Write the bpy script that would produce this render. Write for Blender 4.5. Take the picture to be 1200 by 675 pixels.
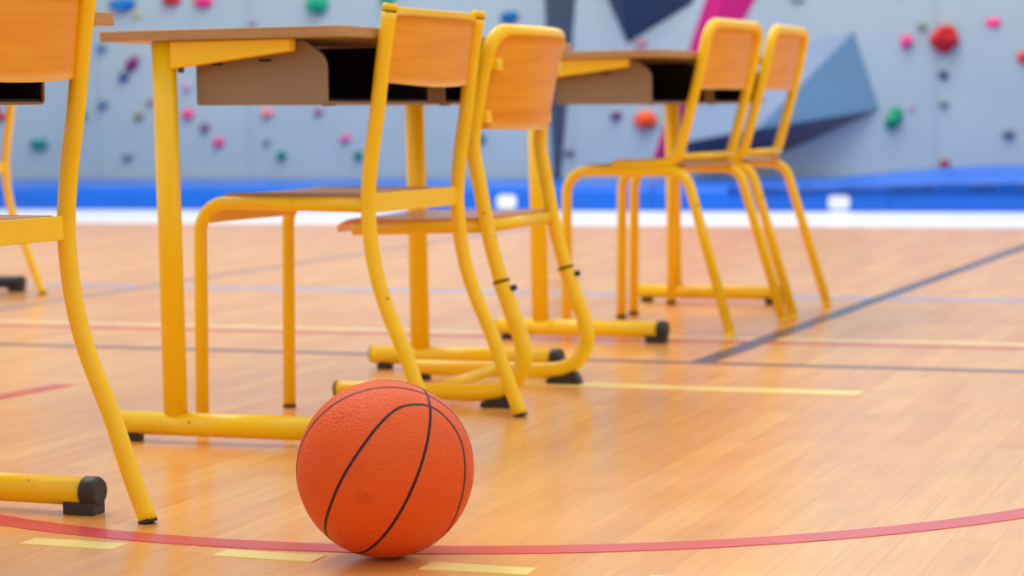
import bpy, math, random
from mathutils import Vector, Matrix, noise

# ------------------------------------------------------------------ camera, light, exposure
S = bpy.context.scene
COL = S.collection
for o in list(bpy.data.objects):
    bpy.data.objects.remove(o)

CAM_H, PITCH, ROLL, FPX = 0.5903, 0.07676, -0.01274, 2650.0
cd = bpy.data.cameras.new('camera')
cd.sensor_width = 36.0
cd.lens = FPX / 1200.0 * 36.0
cd.clip_start, cd.clip_end = 0.05, 200
cd.dof.use_dof = True
cd.dof.focus_distance = 3.12
cd.dof.aperture_fstop = 4.9
cam = bpy.data.objects.new('camera', cd)
COL.objects.link(cam)
cr, sr = math.cos(ROLL), math.sin(ROLL)
down = Vector((0, -math.sin(PITCH), -math.cos(PITCH)))
right = Vector((1, 0, 0)) * cr - down * sr
up = Vector((1, 0, 0)) * (-sr) - down * cr
fwd = Vector((0, math.cos(PITCH), -math.sin(PITCH)))
M = Matrix((right, up, -fwd)).transposed().to_4x4()
M.translation = Vector((0, 0, CAM_H))
cam.matrix_world = M
S.camera = cam

world = bpy.data.worlds.new('daylight')
S.world = world
world.use_nodes = True
bg = world.node_tree.nodes['Background']
bg.inputs[0].default_value = (1.0, 0.985, 0.95, 1)
bg.inputs[1].default_value = 0.80


def area(name, loc, target, sx, sy, power, color):
    l = bpy.data.lights.new(name, 'AREA')
    l.shape = 'RECTANGLE'
    l.size, l.size_y, l.energy, l.color = sx, sy, power, color
    o = bpy.data.objects.new(name, l)
    COL.objects.link(o)
    o.location = loc
    o.rotation_euler = (Vector(target) - Vector(loc)).to_track_quat('-Z', 'Y').to_euler()
    return o


# rows of gym ceiling lights and the bright roof light above the far end
area('ceiling_light', (2.5, 3.0, 7.0), (0.6, 5.0, 0), 5.0, 2.0, 110, (1.0, 0.95, 0.88))
area('ceiling_light', (-3.0, 7.5, 7.0), (-1.0, 7.0, 0), 5.0, 2.0, 260, (1.0, 0.96, 0.90))
area('ceiling_light', (1.0, 12.5, 7.5), (-0.5, 15.0, 0), 10.0, 3.0, 500, (1.0, 0.99, 0.97))

area('haze_fill_light', (4.6, 12.2, 4.2), (0.0, 4.5, 0.0), 11.0, 1.8, 80, (1.0, 0.99, 0.97))  # added light, no such window; gives the far floor its pale sheen

vs = S.view_settings
vs.view_transform = 'Standard'
vs.look = 'None'
vs.exposure = 0.0
vs.gamma = 1.0
vs.use_curve_mapping = False

# ------------------------------------------------------------------ materials


def lin(r, g, b):
    f = lambda c: (c / 255 / 12.92) if c / 255 <= 0.04045 else ((c / 255 + 0.055) / 1.055) ** 2.4
    return (f(r), f(g), f(b), 1)


def mat(name, col, rough=0.5, spec=0.5, coat=0.0, var=0.0, vscale=8.0, bump=0.0, bscale=60.0, stretch=(1, 1, 1)):
    m = bpy.data.materials.new(name)
    m.use_nodes = True
    nt = m.node_tree
    b = nt.nodes['Principled BSDF']
    b.inputs['Base Color'].default_value = col
    b.inputs['Roughness'].default_value = rough
    b.inputs['Specular IOR Level'].default_value = spec
    b.inputs['Coat Weight'].default_value = coat
    b.inputs['Coat Roughness'].default_value = 0.15
    tc = nt.nodes.new('ShaderNodeTexCoord')
    mp = nt.nodes.new('ShaderNodeMapping')
    mp.inputs['Scale'].default_value = stretch
    nt.links.new(tc.outputs['Object'], mp.inputs[0])
    if var:
        n = nt.nodes.new('ShaderNodeTexNoise')
        n.inputs['Scale'].default_value = vscale
        n.inputs['Detail'].default_value = 5
        nt.links.new(mp.outputs[0], n.inputs['Vector'])
        r = nt.nodes.new('ShaderNodeValToRGB')
        r.color_ramp.elements[0].position = 0.3
        r.color_ramp.elements[1].position = 0.7
        r.color_ramp.elements[0].color = tuple(c * (1 - var) for c in col[:3]) + (1,)
        r.color_ramp.elements[1].color = tuple(min(1, c * (1 + var)) for c in col[:3]) + (1,)
        nt.links.new(n.outputs['Fac'], r.inputs[0])
        nt.links.new(r.outputs[0], b.inputs['Base Color'])
    if bump:
        n2 = nt.nodes.new('ShaderNodeTexNoise')
        n2.inputs['Scale'].default_value = bscale
        nt.links.new(mp.outputs[0], n2.inputs['Vector'])
        bp = nt.nodes.new('ShaderNodeBump')
        bp.inputs['Strength'].default_value = bump
        bp.inputs['Distance'].default_value = 0.002
        nt.links.new(n2.outputs['Fac'], bp.inputs['Height'])
        nt.links.new(bp.outputs[0], b.inputs['Normal'])
    return m


def paint_yellow():
    """yellow enamel with a few dark scuffs"""
    m = mat('yellow_paint', lin(250, 204, 0), 0.33, 0.5)
    nt = m.node_tree
    b = nt.nodes['Principled BSDF']
    tc = nt.nodes.new('ShaderNodeTexCoord')
    n = nt.nodes.new('ShaderNodeTexNoise')
    n.inputs['Scale'].default_value = 34
    n.inputs['Detail'].default_value = 6
    nt.links.new(tc.outputs['Object'], n.inputs['Vector'])
    r = nt.nodes.new('ShaderNodeValToRGB')
    e = r.color_ramp.elements
    e[0].position, e[0].color = 0.245, lin(95, 55, 15)
    e[1].position, e[1].color = 0.285, lin(250, 204, 0)
    x = e.new(0.75)
    x.color = lin(254, 210, 0)
    nt.links.new(n.outputs['Fac'], r.inputs[0])
    nt.links.new(r.outputs[0], b.inputs['Base Color'])
    return m


def wood_floor():
    m = bpy.data.materials.new('oak_parquet')
    m.use_nodes = True
    nt = m.node_tree
    N, L = nt.nodes, nt.links
    b = N['Principled BSDF']
    tc = N.new('ShaderNodeTexCoord')
    mp = N.new('ShaderNodeMapping')
    mp.inputs['Rotation'].default_value = (0, 0, math.radians(90))
    L.new(tc.outputs['Object'], mp.inputs[0])
    br = N.new('ShaderNodeTexBrick')
    br.offset = 0.37
    br.offset_frequency = 3
    br.inputs['Scale'].default_value = 1.0
    br.inputs['Brick Width'].default_value = 0.62
    br.inputs['Row Height'].default_value = 0.062
    br.inputs['Mortar Size'].default_value = 0.0006
    br.inputs['Mortar Smooth'].default_value = 0.3
    br.inputs['Bias'].default_value = 0.0
    br.inputs['Color1'].default_value = lin(240, 178, 96)
    br.inputs['Color2'].default_value = lin(231, 160, 80)
    br.inputs['Mortar'].default_value = lin(208, 134, 64)
    L.new(mp.outputs[0], br.inputs['Vector'])
    mp2 = N.new('ShaderNodeMapping')
    mp2.inputs['Scale'].default_value = (28, 2.2, 1)
    L.new(tc.outputs['Object'], mp2.inputs[0])
    n = N.new('ShaderNodeTexNoise')
    n.inputs['Scale'].default_value = 1.6
    n.inputs['Detail'].default_value = 7
    n.inputs['Distortion'].default_value = 0.6
    L.new(mp2.outputs[0], n.inputs['Vector'])
    mx = N.new('ShaderNodeMixRGB')
    mx.blend_type = 'MULTIPLY'
    mx.inputs[0].default_value = 1.0
    rp = N.new('ShaderNodeValToRGB')
    rp.color_ramp.elements[0].position = 0.3
    rp.color_ramp.elements[1].position = 0.68
    rp.color_ramp.elements[0].color = (0.90, 0.87, 0.84, 1)
    rp.color_ramp.elements[1].color = (1.05, 1.04, 1.02, 1)
    L.new(n.outputs['Fac'], rp.inputs[0])
    L.new(br.outputs['Color'], mx.inputs[1])
    L.new(rp.outputs[0], mx.inputs[2])
    L.new(mx.outputs[0], b.inputs['Base Color'])
    b.inputs['Roughness'].default_value = 0.24
    b.inputs['Coat Weight'].default_value = 0.2
    b.inputs['Coat Roughness'].default_value = 0.28
    n3 = N.new('ShaderNodeTexNoise')
    n3.inputs['Scale'].default_value = 5
    L.new(tc.outputs['Object'], n3.inputs['Vector'])
    mr = N.new('ShaderNodeMapRange')
    mr.inputs['To Min'].default_value = 0.17
    mr.inputs['To Max'].default_value = 0.32
    L.new(n3.outputs['Fac'], mr.inputs['Value'])
    L.new(mr.outputs[0], b.inputs['Roughness'])
    return m


def plywood(name, c1, c2, rough=0.32, sc=(1.5, 1.5, 14)):
    m = mat(name, c1, rough, 0.3, coat=0.0)
    nt = m.node_tree
    b = nt.nodes['Principled BSDF']
    tc = nt.nodes.new('ShaderNodeTexCoord')
    mp = nt.nodes.new('ShaderNodeMapping')
    mp.inputs['Scale'].default_value = sc
    nt.links.new(tc.outputs['Object'], mp.inputs[0])
    n = nt.nodes.new('ShaderNodeTexNoise')
    n.inputs['Scale'].default_value = 4
    n.inputs['Detail'].default_value = 6
    n.inputs['Distortion'].default_value = 1.2
    nt.links.new(mp.outputs[0], n.inputs['Vector'])
    r = nt.nodes.new('ShaderNodeValToRGB')
    r.color_ramp.elements[0].position, r.color_ramp.elements[0].color = 0.32, c2
    r.color_ramp.elements[1].position, r.color_ramp.elements[1].color = 0.66, c1
    nt.links.new(n.outputs['Fac'], r.inputs[0])
    nt.links.new(r.outputs[0], b.inputs['Base Color'])
    return m


def rubber_ball():
    m = mat('orange_pebbled_rubber', lin(236, 84, 14), 0.5, 0.32)
    nt = m.node_tree
    b = nt.nodes['Principled BSDF']
    tc = nt.nodes.new('ShaderNodeTexCoord')
    v = nt.nodes.new('ShaderNodeTexVoronoi')
    v.inputs['Scale'].default_value = 330
    nt.links.new(tc.outputs['Object'], v.inputs['Vector'])
    bp = nt.nodes.new('ShaderNodeBump')
    bp.inputs['Strength'].default_value = 0.9
    bp.inputs['Distance'].default_value = 0.0012
    bp.invert = True
    nt.links.new(v.outputs['Distance'], bp.inputs['Height'])
    nt.links.new(bp.outputs[0], b.inputs['Normal'])
    n = nt.nodes.new('ShaderNodeTexNoise')
    n.inputs['Scale'].default_value = 22
    n.inputs['Detail'].default_value = 8
    nt.links.new(tc.outputs['Object'], n.inputs['Vector'])
    r = nt.nodes.new('ShaderNodeValToRGB')
    e = r.color_ramp.elements
    e[0].position, e[0].color = 0.22, lin(205, 70, 14)
    e[1].position, e[1].color = 0.40, lin(230, 88, 20)
    nt.links.new(n.outputs['Fac'], r.inputs[0])
    nt.links.new(r.outputs[0], b.inputs['Base Color'])
    return m


def climbing_panel():
    """pale blue wall panels with thin joints and a grid of bolt holes"""
    m = mat('climbing_wall_panel', lin(167, 188, 200), 0.62, 0.3, var=0.05, vscale=1.3, bump=0.25, bscale=45)
    nt = m.node_tree
    N, L = nt.nodes, nt.links
    b = N['Principled BSDF']
    src = b.inputs['Base Color'].links[0].from_socket
    tc = N.new('ShaderNodeTexCoord')
    mp = N.new('ShaderNodeMapping')
    mp.inputs['Rotation'].default_value = (math.radians(90), 0, 0)
    L.new(tc.outputs['Object'], mp.inputs[0])
    v = N.new('ShaderNodeTexVoronoi')
    v.inputs['Scale'].default_value = 5
    v.inputs['Randomness'].default_value = 0.25
    L.new(mp.outputs[0], v.inputs['Vector'])
    r = N.new('ShaderNodeValToRGB')
    r.color_ramp.elements[0].position, r.color_ramp.elements[0].color = 0.05, (0.55, 0.58, 0.62, 1)
    r.color_ramp.elements[1].position, r.color_ramp.elements[1].color = 0.085, (1, 1, 1, 1)
    L.new(v.outputs['Distance'], r.inputs[0])
    br = N.new('ShaderNodeTexBrick')
    br.offset = 0
    br.inputs['Scale'].default_value = 1
    br.inputs['Brick Width'].default_value = 1.25
    br.inputs['Row Height'].default_value = 2.5
    br.inputs['Mortar Size'].default_value = 0.006
    br.inputs['Color1'].default_value = (1, 1, 1, 1)
    br.inputs['Color2'].default_value = (0.96, 0.97, 0.98, 1)
    br.inputs['Mortar'].default_value = (0.7, 0.72, 0.76, 1)
    L.new(mp.outputs[0], br.inputs['Vector'])
    a = N.new('ShaderNodeMixRGB')
    a.blend_type = 'MULTIPLY'
    a.inputs[0].default_value = 1
    L.new(src, a.inputs[1])
    L.new(r.outputs[0], a.inputs[2])
    c = N.new('ShaderNodeMixRGB')
    c.blend_type = 'MULTIPLY'
    c.inputs[0].default_value = 1
    L.new(a.outputs[0], c.inputs[1])
    L.new(br.outputs['Color'], c.inputs[2])
    L.new(c.outputs[0], b.inputs['Base Color'])
    return m


YEL = paint_yellow()
FLOOR = wood_floor()
WALL = climbing_panel()
BALL = rubber_ball()
SEAM = mat('black_rubber_seam', lin(28, 24, 30), 0.55, 0.4)
BLACK = mat('black_rubber', lin(38, 38, 44), 0.5, 0.5, var=0.2, vscale=20)
GAP = mat('dark_joint', lin(104, 70, 16), 0.7, 0.2)
BACKPLY = plywood('beech_plywood_back', lin(241, 168, 46), lin(229, 148, 32), 0.38, (0.6, 0.6, 7))
SEATPLY = plywood('beech_plywood_seat', lin(228, 164, 110), lin(214, 146, 94), 0.3, (2, 14, 2))
EDGE = plywood('raw_plywood_edge', lin(192, 152, 108), lin(170, 130, 88), 0.6, (2, 2, 60))
TOPMAT = mat('beige_laminate', lin(190, 165, 138), 0.35, 0.5, var=0.06, vscale=6)
TRAYOUT = mat('beige_moulded_plastic', lin(148, 128, 108), 0.5, 0.4, var=0.06, vscale=5)
TRAYIN = mat('dark_brown_tray', lin(34, 24, 22), 0.6, 0.3)
BLUEMAT = mat('blue_vinyl', lin(0, 98, 214), 0.32, 0.25, coat=0.15, var=0.06, vscale=3)
WHITE = mat('white_label', lin(222, 228, 238), 0.5, 0.3)
NAVY = mat('navy_foot_paint', lin(30, 36, 66), 0.4, 0.5)
STEEL = mat('dark_steel', lin(70, 66, 62), 0.35, 0.6)

# ------------------------------------------------------------------ mesh helpers


class MB:
    def __init__(self):
        self.v, self.f, self.sm, self.mi = [], [], [], []

    def add(self, vs, fs, smooth=True, mi=0):
        k = len(self.v)
        self.v += [tuple(p) for p in vs]
        self.f += [tuple(i + k for i in f) for f in fs]
        self.sm += [smooth] * len(fs)
        self.mi += [mi] * len(fs)
        return self

    def build(self, name, mats, parent=None, bevel=0.0, seg=2):
        me = bpy.data.meshes.new(name)
        me.from_pydata(self.v, [], self.f)
        me.polygons.foreach_set('use_smooth', self.sm)
        me.polygons.foreach_set('material_index', self.mi)
        for m in (mats if isinstance(mats, (list, tuple)) else [mats]):
            me.materials.append(m)
        me.update()
        o = bpy.data.objects.new(name, me)
        COL.objects.link(o)
        if parent:
            o.parent = parent
        if bevel:
            b = o.modifiers.new('bevel', 'BEVEL')
            b.width, b.segments, b.limit_method = bevel, seg, 'ANGLE'
            b.angle_limit = math.radians(40)
        return o


def thing(name, label, cat, loc=(0, 0, 0), rz=0.0, group=None):
    o = bpy.data.objects.new(name, None)
    o.empty_display_size = 0.1
    COL.objects.link(o)
    o.location = loc
    o.rotation_euler = (0, 0, rz)
    tag(o, label, cat, group)
    return o


def tag(o, label, cat, group=None):
    o['label'], o['category'] = label, cat
    if group:
        o['group'] = group
    return o


def copy_tree(o, parent=None):
    c = o.copy()
    COL.objects.link(c)
    c.parent = parent
    for ch in [x for x in bpy.data.objects if x.parent == o]:
        copy_tree(ch, c)
    return c


def catmull(P, n=8):
    P = [Vector(p) for p in P]
    Q = [2 * P[0] - P[1]] + P + [2 * P[-1] - P[-2]]
    out = []
    for i in range(1, len(Q) - 2):
        a, b, c, d = Q[i - 1:i + 3]
        for k in range(n):
            t = k / n
            out.append(0.5 * ((2 * b) + (c - a) * t + (2 * a - 5 * b + 4 * c - d) * t * t + (3 * b - a - 3 * c + d) * t ** 3))
    out.append(P[-1])
    return out


def fillet(P, R, n=8):
    P = [Vector(p) for p in P]
    out = [P[0]]
    for i in range(1, len(P) - 1):
        r = R[i - 1] if isinstance(R, (list, tuple)) else R
        a, b, c = P[i - 1], P[i], P[i + 1]
        u, w = (a - b).normalized(), (c - b).normalized()
        ang = u.angle(w)
        if r <= 0 or abs(ang - math.pi) < 1e-3:
            out.append(b)
            continue
        t = min(r / math.tan(ang / 2), (a - b).length * 0.49, (c - b).length * 0.49)
        rr = t * math.tan(ang / 2)
        cen = b + (u + w).normalized() * (rr / math.sin(ang / 2))
        s, e = b + u * t - cen, b + w * t - cen
        for k in range(n + 1):
            out.append(cen + s.slerp(e, k / n).normalized() * rr)
    out.append(P[-1])
    return out


def tube(mb, path, ra, rb=None, ref=(0, 1, 0), seg=20, mi=0, caps=True, rfun=None):
    """sweep an ellipse: ra along ref (made square to the path), rb across it"""
    rb = rb or ra
    path = [Vector(p) for p in path]
    n = len(path)
    vs, prev = [], Vector(ref)
    for i, p in enumerate(path):
        t = (path[min(i + 1, n - 1)] - path[max(i - 1, 0)]).normalized()
        r = prev - t * prev.dot(t)
        if r.length < 1e-4:
            r = t.orthogonal()
        r.normalize()
        prev = r if ra == rb else Vector(ref)
        q = t.cross(r)
        k = rfun(i / (n - 1)) if rfun else 1.0
        for j in range(seg):
            a = 2 * math.pi * j / seg
            vs.append(p + r * (math.cos(a) * ra * k) + q * (math.sin(a) * rb * k))
    fs = [(i * seg + j, i * seg + (j + 1) % seg, (i + 1) * seg + (j + 1) % seg, (i + 1) * seg + j)
          for i in range(n - 1) for j in range(seg)]
    mb.add(vs, fs, True, mi)
    if caps:
        k = len(mb.v) - len(vs)
        mb.f.append(tuple(k + j for j in range(seg))[::-1])
        mb.f.append(tuple(k + (n - 1) * seg + j for j in range(seg)))
        mb.sm += [False, False]
        mb.mi += [mi, mi]
    return mb


def box(mb, x0, x1, y0, y1, z0, z1, mi=0):
    vs = [(x, y, z) for z in (z0, z1) for y in (y0, y1) for x in (x0, x1)]
    fs = [(0, 2, 3, 1), (4, 5, 7, 6), (0, 1, 5, 4), (2, 6, 7, 3), (0, 4, 6, 2), (1, 3, 7, 5)]
    return mb.add(vs, fs, False, mi)


def prism(mb, poly, a, b, axis='z', mi=(0, 0)):
    """extrude a 2D outline between a and b; mi = (cap material, side material)"""
    def P(p, h):
        return {'z': (p[0], p[1], h), 'y': (p[0], h, p[1]), 'x': (h, p[0], p[1])}[axis]
    n = len(poly)
    vs = [P(p, a) for p in poly] + [P(p, b) for p in poly]
    k = len(mb.v)
    mb.add(vs, [], False)
    mb.f.append(tuple(k + i for i in range(n))[::-1])
    mb.f.append(tuple(k + n + i for i in range(n)))
    mb.sm += [False] * 2
    mb.mi += [mi[0]] * 2
    for i in range(n):
        j = (i + 1) % n
        mb.f.append((k + i, k + j, k + n + j, k + n + i))
        mb.sm.append(False)
        mb.mi.append(mi[1])
    return mb


def round_poly(P, R, n=6):
    m = len(P)
    out = []
    for i in range(m):
        r = R[i] if isinstance(R, (list, tuple)) else R
        a, b, c = (Vector((*P[(i + k) % m], 0)) for k in (-1, 0, 1))
        if r <= 0:
            out.append((b.x, b.y))
            continue
        f = fillet([a, b, c], r, n)[1:-1]
        out += [(q.x, q.y) for q in f]
    return out


def shell(mb, fn, nu, nv, th, mi=(0, 0)):
    """solid sheet: fn(s,t)->point and the direction of its thickness"""
    top, bot = [], []
    for i in range(nu + 1):
        for j in range(nv + 1):
            p, d = fn(i / nu, j / nv)
            top.append(p + d * th / 2)
            bot.append(p - d * th / 2)
    W = nv + 1
    n = len(top)
    g = [(i * W + j, i * W + j + 1, (i + 1) * W + j + 1, (i + 1) * W + j) for i in range(nu) for j in range(nv)]
    k = len(mb.v)
    mb.add(top + bot, g + [tuple(n + q for q in f[::-1]) for f in g], True, mi[0])
    ring = [(i, 0) for i in range(nu)] + [(nu, j) for j in range(nv)] + [(i, nv) for i in range(nu, 0, -1)] + [(0, j) for j in range(nv, 0, -1)]
    R = [i * W + j for i, j in ring]
    for a in range(len(R)):
        b = (a + 1) % len(R)
        mb.f.append((k + R[b], k + R[a], k + n + R[a], k + n + R[b]))
        mb.sm.append(False)
        mb.mi.append(mi[1])
    return mb


# ------------------------------------------------------------------ the hall (its own axes, turned 20.16 degrees)
GA = math.radians(-20.16)
ROT = Matrix.Rotation(GA, 4, 'Z')


def struct(o):
    o['kind'] = 'structure'
    o.rotation_euler = (0, 0, GA)
    return o


WALL_N = 14.9          # distance of the climbing wall along the hall
struct(box(MB(), -16, 8, -4, WALL_N, -0.1, 0).build('floor', FLOOR))
wb = MB()
box(wb, -16, 8, WALL_N, WALL_N + 0.3, -0.1, 6.5)
struct(wb.build('wall_back', WALL))

# painted lines and a pale strip on the floor (s across the hall, n along it)
LM = {}


def line_mat(key, rgb):
    if key not in LM:
        LM[key] = mat('floor_line_' + key, lin(*rgb), 0.27, 0.5, var=0.07, vscale=14)
    return LM[key]


TN = [0]


def trim(mb, key, rgb):
    TN[0] += 1
    return struct(mb.build('trim_%d' % TN[0], line_mat(key, rgb)))


def strip(s0, s1, n0, n1, key, rgb, h=0.0008):
    return trim(box(MB(), s0, s1, n0, n1, 0, h), key, rgb)


strip(-16, 8, 11.3, WALL_N - 0.02, 'white', (250, 250, 248), 0.0006)       # pale strip along the wall
strip(-9, 4, 5.10, 5.15, 'grey', (124, 100, 98))


def long_line(s0, n0, s1, n1, w, key, rgb, h=0.0012):
    mb = MB()
    prism(mb, [(s0 - w / 2, n0), (s0 + w / 2, n0), (s1 + w / 2, n1), (s1 - w / 2, n1)], 0, h, 'z')
    return trim(mb, key, rgb)


long_line(-1.412, 5.15, -1.21, 11.3, 0.055, 'navy', (66, 64, 90))
strip(-1.86, -0.935, 4.61, 4.685, 'yellow', (250, 226, 130))
strip(-9, 4, 5.69, 5.735, 'pale_yellow', (244, 222, 160))
strip(-9, 4, 5.59, 5.635, 'rose', (206, 84, 84))
strip(-9, 4, 6.98, 7.06, 'pale_blue', (150, 170, 222))
long_line(-3.93, 5.74, -3.97, 11.3, 0.07, 'worn_grey', (172, 140, 122))
long_line(-2.735, 3.4, -2.672, 4.365, 0.05, 'rose', (206, 84, 84))
for a in (-2.030, -1.7285, -1.426, -1.1235, -0.821):
    long_line(a + 0.075, 2.692, a + 0.075, 2.737, 0.148, 'dash', (250, 228, 134))
# big red arc: circle about (0.02, 4.27) in world axes
arc = MB()
c0 = ROT.inverted() @ Vector((0.0227, 4.2726, 0))
nseg = 160
vs = []
for i in range(nseg + 1):
    a = math.radians(200) + math.radians(140) * i / nseg - GA
    for rr in (1.212, 1.266):
        for z in (0.0, 0.0010):
            vs.append((c0.x + rr * math.cos(a), c0.y + rr * math.sin(a), z))
fs = []
for i in range(nseg):
    k = i * 4
    fs += [(k + 1, k + 3, k + 7, k + 5), (k, k + 1, k + 5, k + 4), (k + 3, k + 2, k + 6, k + 7), (k + 2, k, k + 4, k + 6)]
arc.add(vs, fs, False)
trim(arc, 'red', (214, 62, 72))

# ------------------------------------------------------------------ climbing wall
WM = {}


def hold_mat(rgb):
    if rgb not in WM:
        WM[rgb] = mat('hold_resin', lin(*rgb), 0.55, 0.35, var=0.08, vscale=12)
    return WM[rgb]


def wpt(s, z, out=0.0):
    return ROT @ Vector((s, WALL_N - out, z))


random.seed(5)


def climbing_hold(s, z, w, h, rgb, label, kind='blob'):
    seed = Vector((random.random() * 50, random.random() * 50, random.random() * 50))
    mb = MB()
    nu, nv = 20, 12
    w, h = w * 1.02, h * 1.02
    d = min(w, h) * (0.75 if kind != 'flat' else 0.4)
    vs = []
    for i in range(nv + 1):
        ph = (math.pi / 2) * i / nv
        for j in range(nu):
            a = 2 * math.pi * j / nu
            x, y, zz = math.cos(a) * math.cos(ph), math.sin(ph), math.sin(a) * math.cos(ph)
            k = 1 + 0.28 * noise.noise(Vector((x, y, zz)) * 1.6 + seed)
            if kind == 'jug':                      # a scooped lip along the top
                y *= 1.0 - 0.35 * max(0, zz)
                k *= 1 + 0.12 * max(0, -zz)
            if kind == 'hook':
                x += 0.45 * zz
            if kind == 'facet':
                k *= 1 + 0.14 * abs(math.cos(2 * a))
            vs.append((x * w / 2 * k, -y * d * k, zz * h / 2 * k))
    fs = [(i * nu + j, i * nu + (j + 1) % nu, (i + 1) * nu + (j + 1) % nu, (i + 1) * nu + j) for i in range(nv) for j in range(nu)]
    mb.add(vs, fs, kind != 'facet')
    mb.f.append(tuple(range(nu))[::-1])
    mb.sm.append(False)
    mb.mi.append(0)
    o = mb.build('climbing_hold', hold_mat(rgb))
    o.location = wpt(s, z)
    o.rotation_euler = (0, 0, GA)
    tag(o, label, 'climbing hold', 'climbing holds bolted to the wall')
    return o


BLU, RED_, PNK, GRN, TEAL, ORG = (10, 110, 190), (190, 28, 48), (232, 50, 130), (16, 160, 120), (20, 130, 130), (255, 92, 40)
GREY, MAUV, PURP, OLIV, SLAT = (118, 138, 160), (150, 100, 140), (130, 40, 110), (140, 140, 110), (90, 124, 156)
for a in [
    (-8.52, 1.44, 0.21, 0.1, BLU, 'large blue climbing hold at the top left beside the near tabletop corner', 'jug'),
    (-8.4, 1.36, 0.06, 0.05, (190, 180, 120), 'small pale yellow hold just under the large blue one at top left'),
    (-8.11, 1.46, 0.14, 0.08, RED_, 'dark red hold at the top edge, right of the big blue one', 'facet'),
    (-7.85, 1.44, 0.14, 0.08, PNK, 'bright pink hold at the top edge above the first desk', 'facet'),
    (-6.93, 1.4, 0.16, 0.14, GRN, 'round green hold at the top above the first desk', 'jug'),
    (-6.38, 1.42, 0.12, 0.09, GRN, 'green hold at the top edge directly above the left upright of the middle chair'),
    (-5.46, 1.27, 0.13, 0.08, (14, 110, 170), 'oval blue hold above the backrest of the adjustable chair', 'jug'),
    (-8.45, 0.995, 0.09, 0.11, PURP, 'magenta purple hold between the near chair and the first desk leg', 'hook'),
    (-8.53, 0.90, 0.08, 0.07, (60, 90, 140), 'dull blue hold touching the purple one below left'),
    (-8.71, 1.12, 0.08, 0.07, SLAT, 'slate blue hold under the left end of the first tabletop'),
    (-8.71, 0.7, 0.08, 0.07, SLAT, 'slate blue hold halfway up, left of the first desk leg'),
    (-8.41, 0.61, 0.07, 0.06, OLIV, 'olive hold close to the left of the first desk leg'),
    (-8.89, 0.62, 0.07, 0.07, TEAL, 'small teal hold beside the upright of the nearest chair'),
    (-9.27, 0.41, 0.15, 0.08, TEAL, 'wide teal hold low at the left behind the nearest chair', 'jug'),
    (-8.51, 0.31, 0.08, 0.06, GREY, 'grey blue hold low beside the first desk leg'),
    (-9.61, 0.62, 0.09, 0.07, (190, 40, 70), 'crimson hold at the far left edge under the desk tray'),
    (-8.31, 0.71, 0.05, 0.05, MAUV, 'tiny mauve hold touching the left edge of the first desk leg'),
    (-8.0, 0.62, 0.09, 0.07, PNK, 'pink hold just right of the first desk leg under the tray corner'),
    (-7.86, 0.52, 0.08, 0.07, (126, 90, 130), 'dusky purple hold between the two pink ones under the first desk'),
    (-7.75, 0.41, 0.09, 0.07, (226, 70, 140), 'lower pink hold under the left part of the first desk'),
    (-7.35, 0.62, 0.08, 0.07, (236, 130, 130), 'salmon hold just beneath the first desk tray'),
    (-7.36, 0.41, 0.06, 0.05, GREY, 'small grey hold under the first desk above a teal one'),
    (-7.24, 0.31, 0.08, 0.07, (10, 124, 118), 'round teal hold low under the middle of the first desk'),
    (-6.94, 0.62, 0.07, 0.05, MAUV, 'mauve hold beneath the front corner of the first desk tray'),
    (-6.73, 0.43, 0.07, 0.06, (214, 80, 150), 'pink mauve hold left of the middle chair upright'),
    (-6.63, 0.31, 0.07, 0.07, (10, 124, 110), 'teal hold low beside the upright of the middle chair'),
    (-8.0, 0.82, 0.06, 0.07, (200, 160, 190), 'faint pinkish hold between desk leg and tray'),
    (-7.45, 1.27, 0.07, 0.05, (160, 140, 180), 'pale lilac hold a little above the first tabletop'),
    (-5.69, 0.42, 0.07, 0.07, (40, 104, 140), 'dark blue hold seen between the two middle chairs'),
    (-4.51, 1.06, 0.08, 0.06, (206, 140, 160), 'dusty pink hold beside the tip of the dark navy volume'),
    (-4.48, 0.54, 0.15, 0.12, ORG, 'big round orange hold under the second desk', 'round'),
    (-4.69, 0.57, 0.08, 0.06, (110, 60, 120), 'purple hold left of the big orange one'),
    (-5.03, 0.32, 0.07, 0.05, (130, 110, 150), 'tiny purple grey hold low right of the adjustable chair'),
    (-2.69, 1.03, 0.08, 0.09, (240, 66, 140), 'pink hold left of the big red one on the right'),
    (-2.59, 1.13, 0.07, 0.05, (136, 146, 140), 'grey green hold between pink and big red holds'),
    (-2.44, 1.04, 0.16, 0.15, (200, 26, 36), 'big red angular hold on the right side of the wall', 'facet'),
    (-2.13, 1.14, 0.11, 0.06, (244, 60, 140), 'oblong pink hold near the top right corner', 'flat'),
    (-1.94, 0.91, 0.07, 0.08, (214, 60, 40), 'brick red hold cut by the right edge of the picture'),
    (-2.45, 0.81, 0.06, 0.06, (84, 90, 130), 'dark slate hold right below the big red one'),
    (-2.45, 0.62, 0.06, 0.05, (120, 138, 150), 'pale grey hold in the column under the big red one'),
    (-2.77, 0.53, 0.11, 0.14, (0, 156, 110), 'upright curved green hold beside the blue volume', 'hook'),
    (-2.66, 0.6, 0.03, 0.04, (214, 150, 180), 'tiny pink hold at the upper right of the curved green one'),
    (-2.03, 0.42, 0.08, 0.06, (100, 112, 140), 'lone slate grey hold low at the right'),
    (-2.44, 0.22, 0.07, 0.07, (150, 36, 60), 'dark red hold low on the right just above the mat'),
    (-3.42, 1.32, 0.1, 0.04, (110, 124, 140), 'grey hold at the top edge above the farthest chair', 'flat'),
    (-3.63, 0.57, 0.05, 0.07, (214, 140, 160), 'small pink hold seen between the uprights of the farthest chairs'),
]:
    climbing_hold(*a)


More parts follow.
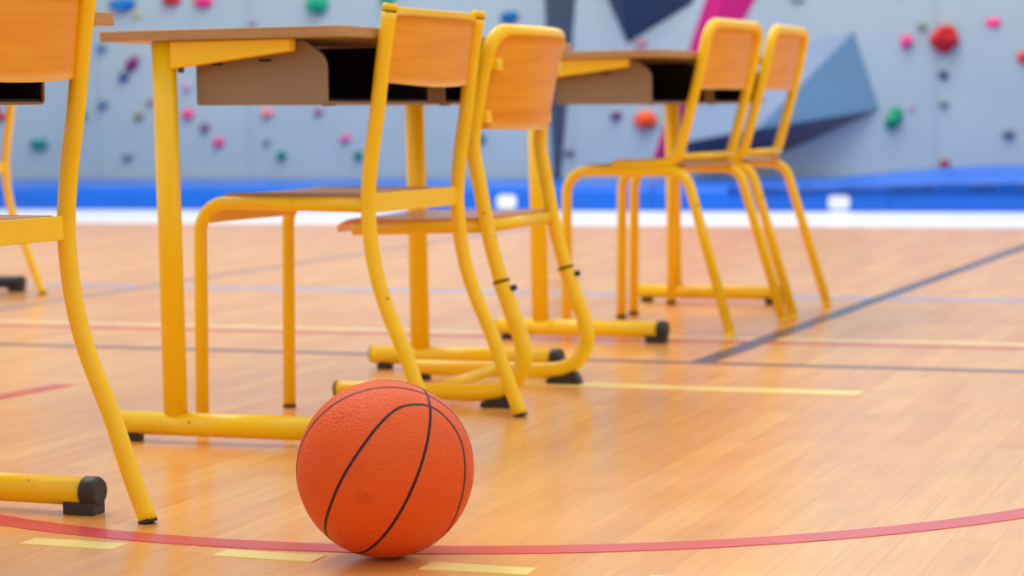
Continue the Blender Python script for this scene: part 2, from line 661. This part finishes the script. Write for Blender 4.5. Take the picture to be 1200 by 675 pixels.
def volume(label, pts, faces, rgb, face_cols=None):
    """faceted box bolted to the wall; pts are (s, z, distance out from the wall)"""
    mb = MB()
    vs = [Vector((p[0], -p[2], p[1])) for p in pts]
    c = sum(vs, Vector()) / len(vs)
    mb.add([v - Vector((c.x, 0, c.z)) for v in vs], faces, False)
    mats = [mat('volume_paint', lin(*rgb), 0.6, 0.3, var=0.05, vscale=3)]
    if face_cols:
        mats += [mat('volume_paint', lin(*q), 0.6, 0.3, var=0.05, vscale=3) for q in face_cols[0]]
        mb.mi = list(face_cols[1])
    o = mb.build('climbing_volume', mats)
    o.location = wpt(c.x, c.z)
    o.rotation_euler = (0, 0, GA)
    return tag(o, label, 'climbing volume')


# long dark wedge, its tip pointing down
volume('long slate grey wedge volume pointing down behind the adjustable chair',
       [(-5.25, 2.3, .002), (-4.88, 2.3, .002), (-4.975, 1.36, .002), (-5.095, 0.14, .002), (-5.155, 0.14, .002), (-5.20, 1.30, .002), (-5.08, 2.2, .22), (-5.10, 1.3, .16), (-5.13, 0.2, .03)],
       [(0, 5, 7, 6), (5, 4, 8, 7), (6, 7, 2, 1), (7, 8, 3, 2), (0, 6, 1), (4, 3, 8), (0, 1, 2, 3, 4, 5)], (70, 82, 104))
volume('dark navy pyramid volume at the top edge above the second desk',
       [(-4.86, 1.62, .002), (-4.605, 1.06, .002), (-4.13, 1.33, .002), (-4.13, 1.62, .002), (-4.56, 1.44, .30)],
       [(0, 1, 4), (1, 2, 4), (2, 3, 4), (3, 0, 4), (0, 3, 2, 1)], (50, 70, 96))
volume('tall magenta blade volume leaning behind the second desk',
       [(-3.98, 1.55, .002), (-3.58, 1.55, .002), (-4.33, 0.27, .002), (-4.43, 0.27, .002), (-3.80, 1.55, .08), (-4.385, 0.29, .04)],
       [(0, 3, 5, 4), (4, 5, 2, 1), (0, 4, 1), (3, 2, 5), (0, 1, 2, 3)], (196, 24, 122))
volume('huge blue grey angular volume jutting out behind the farthest chairs',
       [(-4.10, 0.90, .002), (-3.04, 1.105, .002), (-2.87, 0.59, .002), (-3.49, 0.32, .002), (-4.17, 0.25, .002), (-3.57, 0.475, .50), (-4.08, 0.39, .45)],
       [(1, 5, 2), (0, 6, 5, 1), (5, 6, 4, 3), (5, 3, 2), (0, 4, 6), (0, 1, 2, 3, 4)], (94, 134, 168),
       ([(124, 145, 178), (130, 112, 110)], (0, 1, 2, 2, 1, 0)))  # underside shade put into its own colour; left facets a lighter tint

# ------------------------------------------------------------------ landing mats


def landing_mat(s0, s1, label, n0=13.0, n1=14.85, h=0.15, lift=None, patch=None):
    mb = MB()
    W, D = s1 - s0, n1 - n0

    def fn(a, b):
        x, y = a * W, b * D
        z = h - 0.004
        e = 0.05
        dx = min(x, W - x, y, D - y)
        if dx < e:
            z -= 0.03 * (1 - math.sqrt(max(0, 1 - (1 - dx / e) ** 2)))
        z += 0.004 * noise.noise(Vector((x * 3, y * 3, s0)))
        if lift:
            z += lift * max(0, min(1, (x - 0.2) / (W - 0.5))) ** 1.0 * math.exp(-((y - 0.28) / 0.28) ** 2)
        return Vector((x, y, z / 2)), Vector((0, 0, 1)), z
    nu, nv = 48, 40
    top, bot = [], []
    for i in range(nu + 1):
        for j in range(nv + 1):
            p, d, z = fn((i / nu), (j / nv))
            top.append(Vector((p.x, p.y, z)))
            bot.append(Vector((p.x, p.y, 0.0)))
    Wd = nv + 1
    n = len(top)
    g = [(i * Wd + j, (i + 1) * Wd + j, (i + 1) * Wd + j + 1, i * Wd + j + 1) for i in range(nu) for j in range(nv)]
    mb.add(top + bot, g + [tuple(n + q for q in f[::-1]) for f in g], True)
    ring = [(i, 0) for i in range(nu)] + [(nu, j) for j in range(nv)] + [(i, nv) for i in range(nu, 0, -1)] + [(0, j) for j in range(nv, 0, -1)]
    R = [i * Wd + j for i, j in ring]
    for a in range(len(R)):
        b = (a + 1) % len(R)
        mb.f.append((R[a], n + R[a], n + R[b], R[b]))
        mb.sm.append(False)
        mb.mi.append(0)
    root = thing('landing_mat', label, 'gym mat', ROT @ Vector((s0, n0, 0)), GA, 'blue landing mats along the climbing wall')
    mb.build('mat_cover', BLUEMAT, root)
    if patch is not None:
        pm = MB()
        prism(pm, round_poly([(patch - 0.064, 0.012), (patch + 0.064, 0.012), (patch + 0.064, 0.098), (patch - 0.064, 0.098)], 0.03), -0.004, 0.006, 'y')
        pl = pm.build('label_patch', WHITE, root)
        pl['label'] = 'white rounded patch'
    return root


landing_mat(-13.0, -8.204, 'leftmost blue landing mat seen behind the nearest chair')
landing_mat(-8.20, -6.004, 'blue landing mat seen beneath the first desk')
landing_mat(-6.00, -3.884, 'blue landing mat with a white patch behind the adjustable chair', patch=1.20)
landing_mat(-3.88, -2.444, 'blue landing mat with a white patch right of the farthest chair', patch=1.14)
landing_mat(-2.44, 2.5, 'rightmost blue landing mat, half hidden under the loose cover sheet')
# loose folded cover sheet lying over the right-hand mats
cs = MB()


def sheet(a, b):
    x = -3.40 + a * 3.4
    y = 12.985 + max(0.0, b - 0.05) * 1.2
    t = max(0, min(1, a / 0.46))
    z = 0.1515 - 0.05 * max(0.0, 1 - b / 0.05) + 0.085 * t * t * (3 - 2 * t) * math.sin(math.pi * min(1, b * 0.9 + 0.02)) * 1.15 + 0.003 * noise.noise(Vector((x * 4, y * 5, 2)))
    return Vector((x, y, z)), Vector((0, 0, 1))


shell(cs, sheet, 60, 20, 0.01)
o = cs.build('mat_cover_sheet', BLUEMAT)
o.rotation_euler = (0, 0, GA)
tag(o, 'loose blue cover sheet bulging on top of the right-hand landing mats', 'mat cover')

# ------------------------------------------------------------------ tables
TL = 1.1999


def make_table(foot_mat=None):
    root = thing('school_desk', '', 'desk', (0, 0, 0), 0, 'two-seat school desks in the gym')
    fm = foot_mat or YEL
    B = 0.471
    for k in (0, 1):
        v = k * TL
        mb = MB()
        tube(mb, [(0.003, v, .0335), (B - (0.022 if True else 0), v, .0335)], 0.021, 0.0215, seg=28)
        foot = mb.build('foot_bar', fm, root)
        # rubber parts
        mb = MB()
        box(mb, 0.016, 0.051, v - 0.012, v + 0.012, 0, 0.020)
        mb.build('rubber_pad', BLACK, foot, 0.003)
        mb = MB()
        tube(mb, [(B - 0.026, v, .0345), (B - 0.006, v, .0345), (B, v, .0345)], 0.0235, 0.0225, seg=28,
             rfun=lambda t: 1.0 if t < 0.9 else 0.86)
        box(mb, B - 0.056, B - 0.003, v - 0.0175, v + 0.0175, 0, 0.020)
        e = mb.build('end_cap', BLACK, foot, 0.002)
        e['label'] = 'black rubber end cap'
        mb = MB()
        tube(mb, [(-0.0005, v, .0335), (0.004, v, .0335)], 0.0195, 0.020, seg=24)
        mb.build('end_plug', GAP, foot)
        # upright
        mb = MB()
        tube(mb, [(0.123, v, 0.043), (0.120, v, 0.40), (0.116, v, 0.7285)], 0.016, 0.0232, seg=28)
        mb.build('leg', YEL, root)
        # bracket carrying the top, tapering towards the sitter
        br = MB()
        prism(br, [(0.135, 0.678), (0.160, 0.682), (0.372, 0.7065), (0.372, 0.7285), (0.135, 0.7285)], v - 0.014, v + 0.014, 'y')
        b = br.build('bracket', YEL, root, 0.003)
        sc = MB()
        tube(sc, [(0.150, v, 0.672), (0.150, v, 0.681)], 0.006, seg=10, ref=(1, 0, 0))
        sc.build('screw', STEEL, b)
    mb = MB()
    tube(mb, [(0.143, 0.012, 0.706), (0.143, TL - 0.012, 0.706)], 0.011, 0.018, ref=(1, 0, 0), seg=16)
    mb.build('cross_beam', YEL, root)
    # top
    top = MB()
    P = round_poly([(-0.001, -0.032), (0.482, -0.032), (0.482, TL + 0.070), (-0.001, TL + 0.070)], [0.012, 0.030, 0.022, 0.012], 8)
    prism(top, P, 0.7295, 0.7490, 'z', (0, 1))
    top.build('desktop', [TOPMAT, EDGE], root, 0.002)
    # two open trays
    for (a, b) in ((0.040, 0.535), (0.615, TL - 0.040)):
        tr = MB()
        u0, u1 = 0.160, 0.420
        box(tr, u0, u1 - 0.004, a + 0.004, b - 0.004, 0.6170, 0.6210)                       # floor
        box(tr, u0, u0 + 0.005, a + 0.004, b - 0.004, 0.6210, 0.7270)               # back
        for vv in (a + 0.004, b - 0.008):
            prism(tr, round_poly([(u0 + .004, 0.6200), (u1 - .003, 0.6200), (u1 - .003, 0.7040), (0.36, 0.7270), (u0 + .004, 0.7270)], [0, 0, 0.03, 0.02, 0]), vv, vv + 0.004, 'y')
        t = tr.build('book_tray', TRAYIN, root)
        for vv in (a, b - 0.004):
            sp = MB()
            prism(sp, round_poly([(u0, 0.6130), (u1, 0.6130), (u1, 0.6950), (0.375, 0.7265), (u0, 0.7265)], [0.006, 0.008, 0.035, 0.02, 0.004]), vv, vv + 0.004, 'y')
            q = sp.build('side_panel', TRAYOUT, t)
            q['label'] = 'beige moulded side panel'
        bp = MB()
        box(bp, u0, u1 - 0.003, a + 0.004, b - 0.004, 0.6130, 0.6170)
        bp.build('bottom_panel', TRAYOUT, t)
        for uu, zz in ((0.190, 0.685), (0.287, 0.690)):
            sl = MB()
            box(sl, uu, uu + 0.024, a - 0.0012, a + 0.0005, zz, zz + 0.004)
            sl.build('slot', TRAYIN, t)
        lip = MB()
        tube(lip, [(u1 - 0.01, a + 0.004, 0.6115), (u1 - 0.01, a + 0.05, 0.6115)], 0.004, 0.003, ref=(1, 0, 0), seg=10)
        lip.build('hinge_lug', TRAYOUT, t)
    return root


def place(o, x, y, deg, label):
    o.location = (x, y, 0)
    o.rotation_euler = (0, 0, math.radians(deg))
    o['label'] = label
    return o


T1 = place(make_table(), -0.7331, 4.1447, -19.59, 'school desk in the middle behind the basketball, beside the straight-backed chair')
T2 = place(copy_tree(T1), -0.0416, 5.9374, -21.15, 'farther school desk with the two round-backed chairs at it')
T0 = place(copy_tree(T1), -1.5062, 2.4160, -22.0, 'nearest school desk at the left edge, only its tray, corner and foot bar showing')
T3 = place(make_table(NAVY), -2.5353, 6.8091, -20.0, 'distant school desk with dark foot bars at the left edge')

# ------------------------------------------------------------------ chair kind one: four legs, straight uprights


def make_straight_chair():
    root = thing('school_chair', '', 'chair', (0, 0, 0), 0, 'yellow school chairs')
    WF, WR = 0.332, 0.374
    for s in (-1, 1):
        yf, yr = s * WF / 2, s * WR / 2
        mb = MB()
        P = fillet([(-0.226, yf, 0.006), (-0.220, yf, 0.4310), (-0.06, s * 0.174, 0.4300), (0.148, yr, 0.4275)], [0.058, 0.3], 10)
        tube(mb, P, 0.0125, seg=20)
        fr = mb.build('front_leg', YEL, root)
        mb = MB()
        tube(mb, [(-0.226, yf, 0.0), (-0.226, yf, 0.007)], 0.0132, seg=16)
        mb.build('foot_cap', BLACK, fr)
        mb = MB()
        U = [(0.281, yr, 0.004), (0.252, yr, 0.075), (0.222, yr, 0.156), (0.183, yr, 0.245), (0.160, yr, 0.324), (0.150, yr, 0.42),
             (0.157, yr, 0.51), (0.172, yr, 0.598), (0.185, yr, 0.69), (0.1995, yr, 0.776)]
        tube(mb, catmull(U, 7), 0.0128, 0.0142, seg=24)
        ur = mb.build('rear_upright', YEL, root)
        mb = MB()
        tube(mb, [(0.2815, yr, 0.0), (0.2795, yr, 0.006)], 0.0134, 0.0148, seg=18)
        mb.build('foot_cap', BLACK, ur)
        mb = MB()
        tube(mb, [(0.1996, yr, 0.775), (0.2001, yr, 0.779)], 0.0120, 0.0134, seg=20)
        mb.build('joint_ring', GAP, ur)
        mb = MB()
        tube(mb, [(0.2001, yr, 0.779), (0.2014, yr, 0.788), (0.2018, yr, 0.7915)], 0.0134, 0.0147, seg=24, rfun=lambda t: 1 if t < .8 else .86)
        mb.build('end_cap', YEL, ur)
    mb = MB()
    w = WR / 2 - 0.012
    box(mb, 0.1965, 0.2025, -w, w, 0.772, 0.786)
    mb.build('top_rail', YEL, root, 0.0015)
    mb = MB()
    box(mb, 0.150, 0.155, -w, w, 0.414, 0.450)
    mb.build('rear_rail', YEL, root, 0.0015)
    mb = MB()
    box(mb, -0.212, -0.207, -0.158, 0.158, 0.392, 0.417)
    mb.build('front_rail', YEL, root, 0.0015)
    # curved plywood back, bowed away from the sitter
    mb = MB()

    def back(a, b):
        t = a * 2 - 1
        bow = 0.027 * (1 - t ** 4)
        z = 0.651 + b * 0.120 - 0.008 * (1 - t * t) * (1 - b)
        u = 0.1825 + (z - 0.651) * 0.13
        return Vector((u + bow - 0.010, t * (w + 0.002), z)), Vector((1, 0.5 * t ** 3, -0.1)).normalized()
    shell(mb, back, 24, 8, 0.010, (0, 0))
    mb.build('backrest', BACKPLY, root)
    mb = MB()

    def seat(a, b):
        u = -0.180 + a * 0.320
        v = (b * 2 - 1) * 0.168
        z = 0.4460 - 0.010 * math.sin(math.pi * a) * (1 - (b * 2 - 1) ** 2)
        if a < 0.12:
            z -= 0.010 * (1 - a / 0.12) ** 2
        v *= 1 - 0.05 * max(0, 1 - a / 0.10) ** 2
        return Vector((u, v, z)), Vector((0, 0, 1))
    shell(mb, seat, 26, 16, 0.009, (0, 1))
    mb.build('seat', [SEATPLY, EDGE], root)
    return root


C2 = place(make_straight_chair(), -0.319, 4.338, -24.27, 'middle chair right behind the basketball, with straight capped uprights')
C1 = place(copy_tree(C2), -0.8707, 3.2243, -25.0, 'nearest chair, cut off by the left edge of the picture')
C0 = place(copy_tree(C2), -1.9220, 7.5769, -20, 'distant chair at the far left edge, seen behind the nearest chair')

# ------------------------------------------------------------------ chair kind two: sled base, adjustable, curved back


def make_sled_chair():
    root = thing('adjustable_school_chair', '', 'chair', (0, 0, 0), 0, 'yellow school chairs')
    w = 0.410 / 2
    for s in (-1, 1):
        y = s * w
        mb = MB()
        P = [(-0.196, y, 0.027), (-0.08, y, 0.027), (0.05, y, 0.027), (0.12, y, 0.028)]
        U = catmull(P + [(0.165, y, 0.035), (0.199, y, 0.058), (0.216, y, 0.100), (0.209, y, 0.145), (0.194, y, 0.185), (0.169, y, 0.254)], 8)
        tube(mb, U, 0.0166, 0.0170, seg=24)
        sl = mb.build('sled_leg', YEL, root)
        mb = MB()
        tube(mb, [(-0.199, y, 0.027), (-0.194, y, 0.027)], 0.0176, seg=20)
        mb.build('end_plug', BLACK, sl)
        mb = MB()
        box(mb, -0.185, -0.155, y - 0.014, y + 0.014, 0.0, 0.014)
        mb.build('front_pad', BLACK, sl, 0.003)
        mb = MB()
        prism(mb, [(0.125, 0.0), (0.203, 0.0), (0.199, 0.014), (0.190, 0.028), (0.165, 0.017), (0.125, 0.010)], y - 0.0165, y + 0.0165, 'y')
        mb.build('heel_pad', BLACK, sl, 0.003)
        mb = MB()
        tube(mb, [(0.1698, y, 0.2530), (0.1687, y, 0.2570)], 0.0180, seg=20)
        mb.build('sleeve_ring', GAP, sl)
        mb = MB()
        tube(mb, [(0.170, y, 0.236), (0.201, y, 0.244)], 0.0062, seg=12, ref=(0, 1, 0))
        mb.build('clamp_screw', BLACK, sl)
    # the back hoop: two uprights and the rail across the top in one tube
    side = [(0.170, 0.251), (0.150, 0.323), (0.136, 0.392), (0.124, 0.460), (0.114, 0.515), (0.117, 0.575), (0.137, 0.675)]
    near = catmull([(u, -w, z) for u, z in side], 6)
    far = [Vector((p.x, w, p.z)) for p in near]
    rail = fillet([(0.137, -w, 0.675), (0.161, -w, 0.757), (0.208, 0, 0.755), (0.161, w, 0.757), (0.137, w, 0.675)], [0.052, 0.6, 0.052], 10)
    mb = MB()
    tube(mb, near + rail[1:-1] + far[::-1], 0.0150, seg=22)
    hoop = mb.build('back_hoop', YEL, root)
    mb = MB()

    def back(a, b):
        t = a * 2 - 1
        z = 0.562 + b * 0.188 - (1 - t * t) * 0.004 * (1 - b)
        u = 0.113 + (z - 0.562) * 0.26
        bow = 0.004 + 0.058 * (1 - abs(t) ** 2.4)
        return Vector((u + bow * (1 - 0.28 * b), t * (w - 0.014), z)), Vector((1, 0.5 * t, -0.2)).normalized()
    shell(mb, back, 30, 8, 0.011, (0, 0))
    bk = mb.build('backrest', BACKPLY, root)
    for zz, uu in ((0.585, 0.120), (0.690, 0.145)):
        for s in (-1, 1):
            mb = MB()
            prism(mb, round_poly([(s * (w - 0.035), zz - 0.013), (s * (w - 0.004), zz - 0.013), (s * (w - 0.004), zz + 0.013), (s * (w - 0.035), zz + 0.013)], 0.008), uu + 0.004, uu + 0.022, 'x')
            mb.build('bracket', YEL, bk, 0.002)
    for s in (-1, 1):
        mb = MB()
        tube(mb, [(-0.155, s * (w - 0.003), 0.358), (0.138, s * (w - 0.003), 0.365)], 0.009, 0.0125, seg=16)
        mb.build('seat_rail', YEL, root)
    mb = MB()
    tube(mb, [(0.137, -w, 0.365), (0.137, w, 0.365)], 0.009, 0.0125, ref=(1, 0, 0), seg=16)
    mb.build('rear_rail', YEL, root)
    mb = MB()
    tube(mb, [(-0.13, -w + 0.003, 0.358), (-0.13, w - 0.003, 0.358)], 0.009, 0.011, ref=(1, 0, 0), seg=16)
    mb.build('front_rail', YEL, root)
    mb = MB()
    tube(mb, [(0.012, -w, 0.030), (0.012, w, 0.030)], 0.0115, seg=16, ref=(1, 0, 0))
    mb.build('floor_brace', YEL, root)
    mb = MB()

    def seat(a, b):
        u = -0.205 + a * 0.335
        v = (b * 2 - 1) * (w - 0.002)
        z = 0.3780 - 0.004 * math.sin(math.pi * a)
        if a < 0.2:
            z -= 0.022 * (1 - a / 0.2) ** 1.8
        v *= 1 - 0.16 * max(0, 1 - a / 0.16) ** 2
        return Vector((u, v, z)), Vector((0.25 * max(0, 1 - a / 0.2) * -1, 0, 1)).normalized()
    shell(mb, seat, 30, 16, 0.012, (0, 1))
    mb.build('seat', [SEATPLY, SEATPLY], root)
    return root


place(make_sled_chair(), -0.111, 4.788, -19.87, 'adjustable chair with a sled base and wide curved backrest at the first desk')

# ------------------------------------------------------------------ chair kind three: bent tube hoop back, four slanted legs


def make_hoop_chair():
    root = thing('hoop_back_school_chair', '', 'chair', (0, 0, 0), 0, 'yellow school chairs')
    for s in (-1, 1):
        mb = MB()
        P = fillet([(-0.230, s * 0.188, 0.006), (-0.224, s * 0.188, 0.436), (0.126, s * 0.198, 0.434), (0.254, s * 0.209, 0.006)], [0.065, 0.06], 10)
        tube(mb, P, 0.0140, seg=20)
        fr = mb.build('leg_frame', YEL, root)
        for (u, y) in ((-0.230, 0.188), (0.2545, 0.209)):
            mb = MB()
            tube(mb, [(u, s * y, 0.0), (u - (0.003 if u > 0 else 0), s * y, 0.012)], 0.0148, seg=16)
            mb.build('foot_cap', GAP if u < 0 else YEL, fr)
    W = 0.195
    side = fillet([(-0.08, 0, 0.452), (0.100, 0, 0.455), (0.157, 0, 0.660), (0.172, 0, 0.72)], [0.05, 0.5], 8)
    near = [Vector((p.x, -W, p.z)) for p in side]
    far = [Vector((p.x, W, p.z)) for p in side]
    top = fillet([(0.172, -W, 0.72), (0.194, -W, 0.822), (0.194, W, 0.822), (0.172, W, 0.72)], 0.055, 10)
    mb = MB()
    tube(mb, near + top[1:-1] + far[::-1], 0.0142, seg=20)
    mb.build('back_hoop', YEL, root)
    mb = MB()
    tube(mb, [(0.112, -W, 0.472), (0.112, W, 0.472)], 0.009, seg=14, ref=(1, 0, 0))
    mb.build('rear_rail', YEL, root)
    mb = MB()
    tube(mb, [(-0.19, -0.19, 0.426), (-0.19, 0.19, 0.426)], 0.009, seg=14, ref=(1, 0, 0))
    mb.build('front_rail', YEL, root)
    mb = MB()

    def back(a, b):
        t = a * 2 - 1
        z = 0.651 + b * 0.158
        u = 0.151 + (z - 0.651) * 0.2
        ww = W - 0.010 - 0.03 * max(0, (b - 0.75) / 0.25) ** 2
        return Vector((u + 0.016 * (1 - t * t), t * ww, z)), Vector((1, 0.15 * t, -0.2)).normalized()
    shell(mb, back, 20, 10, 0.010, (0, 0))
    mb.build('backrest', BACKPLY, root)
    mb = MB()

    def seat(a, b):
        u = -0.200 + a * 0.320
        v = (b * 2 - 1) * 0.178
        z = 0.4470 + 0.002 * math.sin(math.pi * a)
        if a < 0.15:
            z -= 0.012 * (1 - a / 0.15) ** 2
        return Vector((u, v, z)), Vector((0, 0, 1))
    shell(mb, seat, 24, 12, 0.010, (0, 1))
    mb.build('seat', [SEATPLY, EDGE], root)
    return root


C4 = place(make_hoop_chair(), 0.437, 6.210, -26.28, 'nearer of the two round-backed chairs at the farther desk')
C5 = place(copy_tree(C4), 0.637, 6.683, -21.07, 'rightmost round-backed chair, farther of the two at the farther desk')

# ------------------------------------------------------------------ basketball
BC, BR = Vector((-0.1727, 3.0, 0.119)), 0.119
ball_root = thing('basketball', 'orange pebbled basketball with black seams standing on the red arc', 'ball', (BC.x, BC.y, 0))
mb = MB()
nu, nv = 128, 64
vs = [(0, 0, BC.z + BR)]
for i in range(1, nv):
    ph = math.pi * i / nv
    vs += [(BR * math.sin(ph) * math.cos(2 * math.pi * j / nu), BR * math.sin(ph) * math.sin(2 * math.pi * j / nu), BC.z + BR * math.cos(ph)) for j in range(nu)]
vs.append((0, 0, BC.z - BR))
fs = [(0, 1 + j, 1 + (j + 1) % nu) for j in range(nu)]
for i in range(nv - 2):
    k = 1 + i * nu
    fs += [(k + j, k + nu + j, k + nu + (j + 1) % nu, k + (j + 1) % nu) for j in range(nu)]
k = 1 + (nv - 2) * nu
fs += [(k + j, len(vs) - 1, k + (j + 1) % nu) for j in range(nu)]
mb.add(vs, fs, True)
body = mb.build('ball_cover', BALL, ball_root)
body['label'] = 'orange pebbled rubber'

nA = Vector((0.844, 0.339, -0.415)).normalized()
Pp = Vector((0.492, -0.183, 0.851))
Pp = (Pp - nA * Pp.dot(nA)).normalized()
aa = nA.cross(Pp)
if aa.y > 0:
    aa = -aa


def sph(lon, lat, sign=1):
    lo, la = math.radians(lon), math.radians(lat)
    return (Pp * math.cos(lo) + aa * math.sin(lo) * sign) * math.cos(la) + nA * math.sin(la)


def seam(dirs):
    """flat ribbon lying in the cover surface, following the closed run of directions"""
    m = MB()
    n = len(dirs)
    hw, r1, r0 = 0.00195, BR + 0.00022, BR - 0.002
    vs = []
    for i in range(n):
        d = dirs[i].normalized()
        t = (dirs[(i + 1) % n] - dirs[i - 1]).normalized()
        s = d.cross(t).normalized()
        c = Vector((0, 0, BC.z))
        vs += [c + d * r1 - s * hw, c + d * r1 + s * hw, c + d * r0 + s * hw, c + d * r0 - s * hw]
    fs = []
    for i in range(n):
        j = (i + 1) % n
        for q in range(4):
            w = (q + 1) % 4
            fs.append((i * 4 + q, i * 4 + w, j * 4 + w, j * 4 + q))
    m.add(vs, fs, False)
    return m.build('seam', SEAM, ball_root)


seam([sph(i * 2, 0) for i in range(180)])
nC = Vector((0.151, -0.945, -0.291)).normalized()
nC = (nC - Pp * nC.dot(Pp)).normalized()
bC = nC.cross(Pp)
seam([Pp * math.cos(math.radians(i * 2)) + bC * math.sin(math.radians(i * 2)) for i in range(180)])
neg = [(14.0, -2.2), (17.5, -12.3), (21.6, -19.9), (28.5, -26.1), (40.7, -32.9), (62, -39.7), (89.2, -42.7), (116, -39.1), (135.6, -32.8), (151.9, -23.3), (162, -9)]
pos = [(162, 9), (154, 27), (141, 41), (123, 49.5), (100.2, 50.0), (75.7, 45.9), (55.3, 40.9), (40.5, 35.2), (27.6, 28.1), (19.9, 19), (14.6, 7.8)]
loop = [sph(*q) for q in neg + pos]
ext = loop[-2:] + loop + loop[:3]
dense = catmull(ext, 10)[20:-20]
dense = dense[:-1] if (dense[0] - dense[-1]).length < 1e-4 else dense
seam([d.normalized() for d in dense])
seam([(d - 2 * aa * d.dot(aa)).normalized() for d in dense])
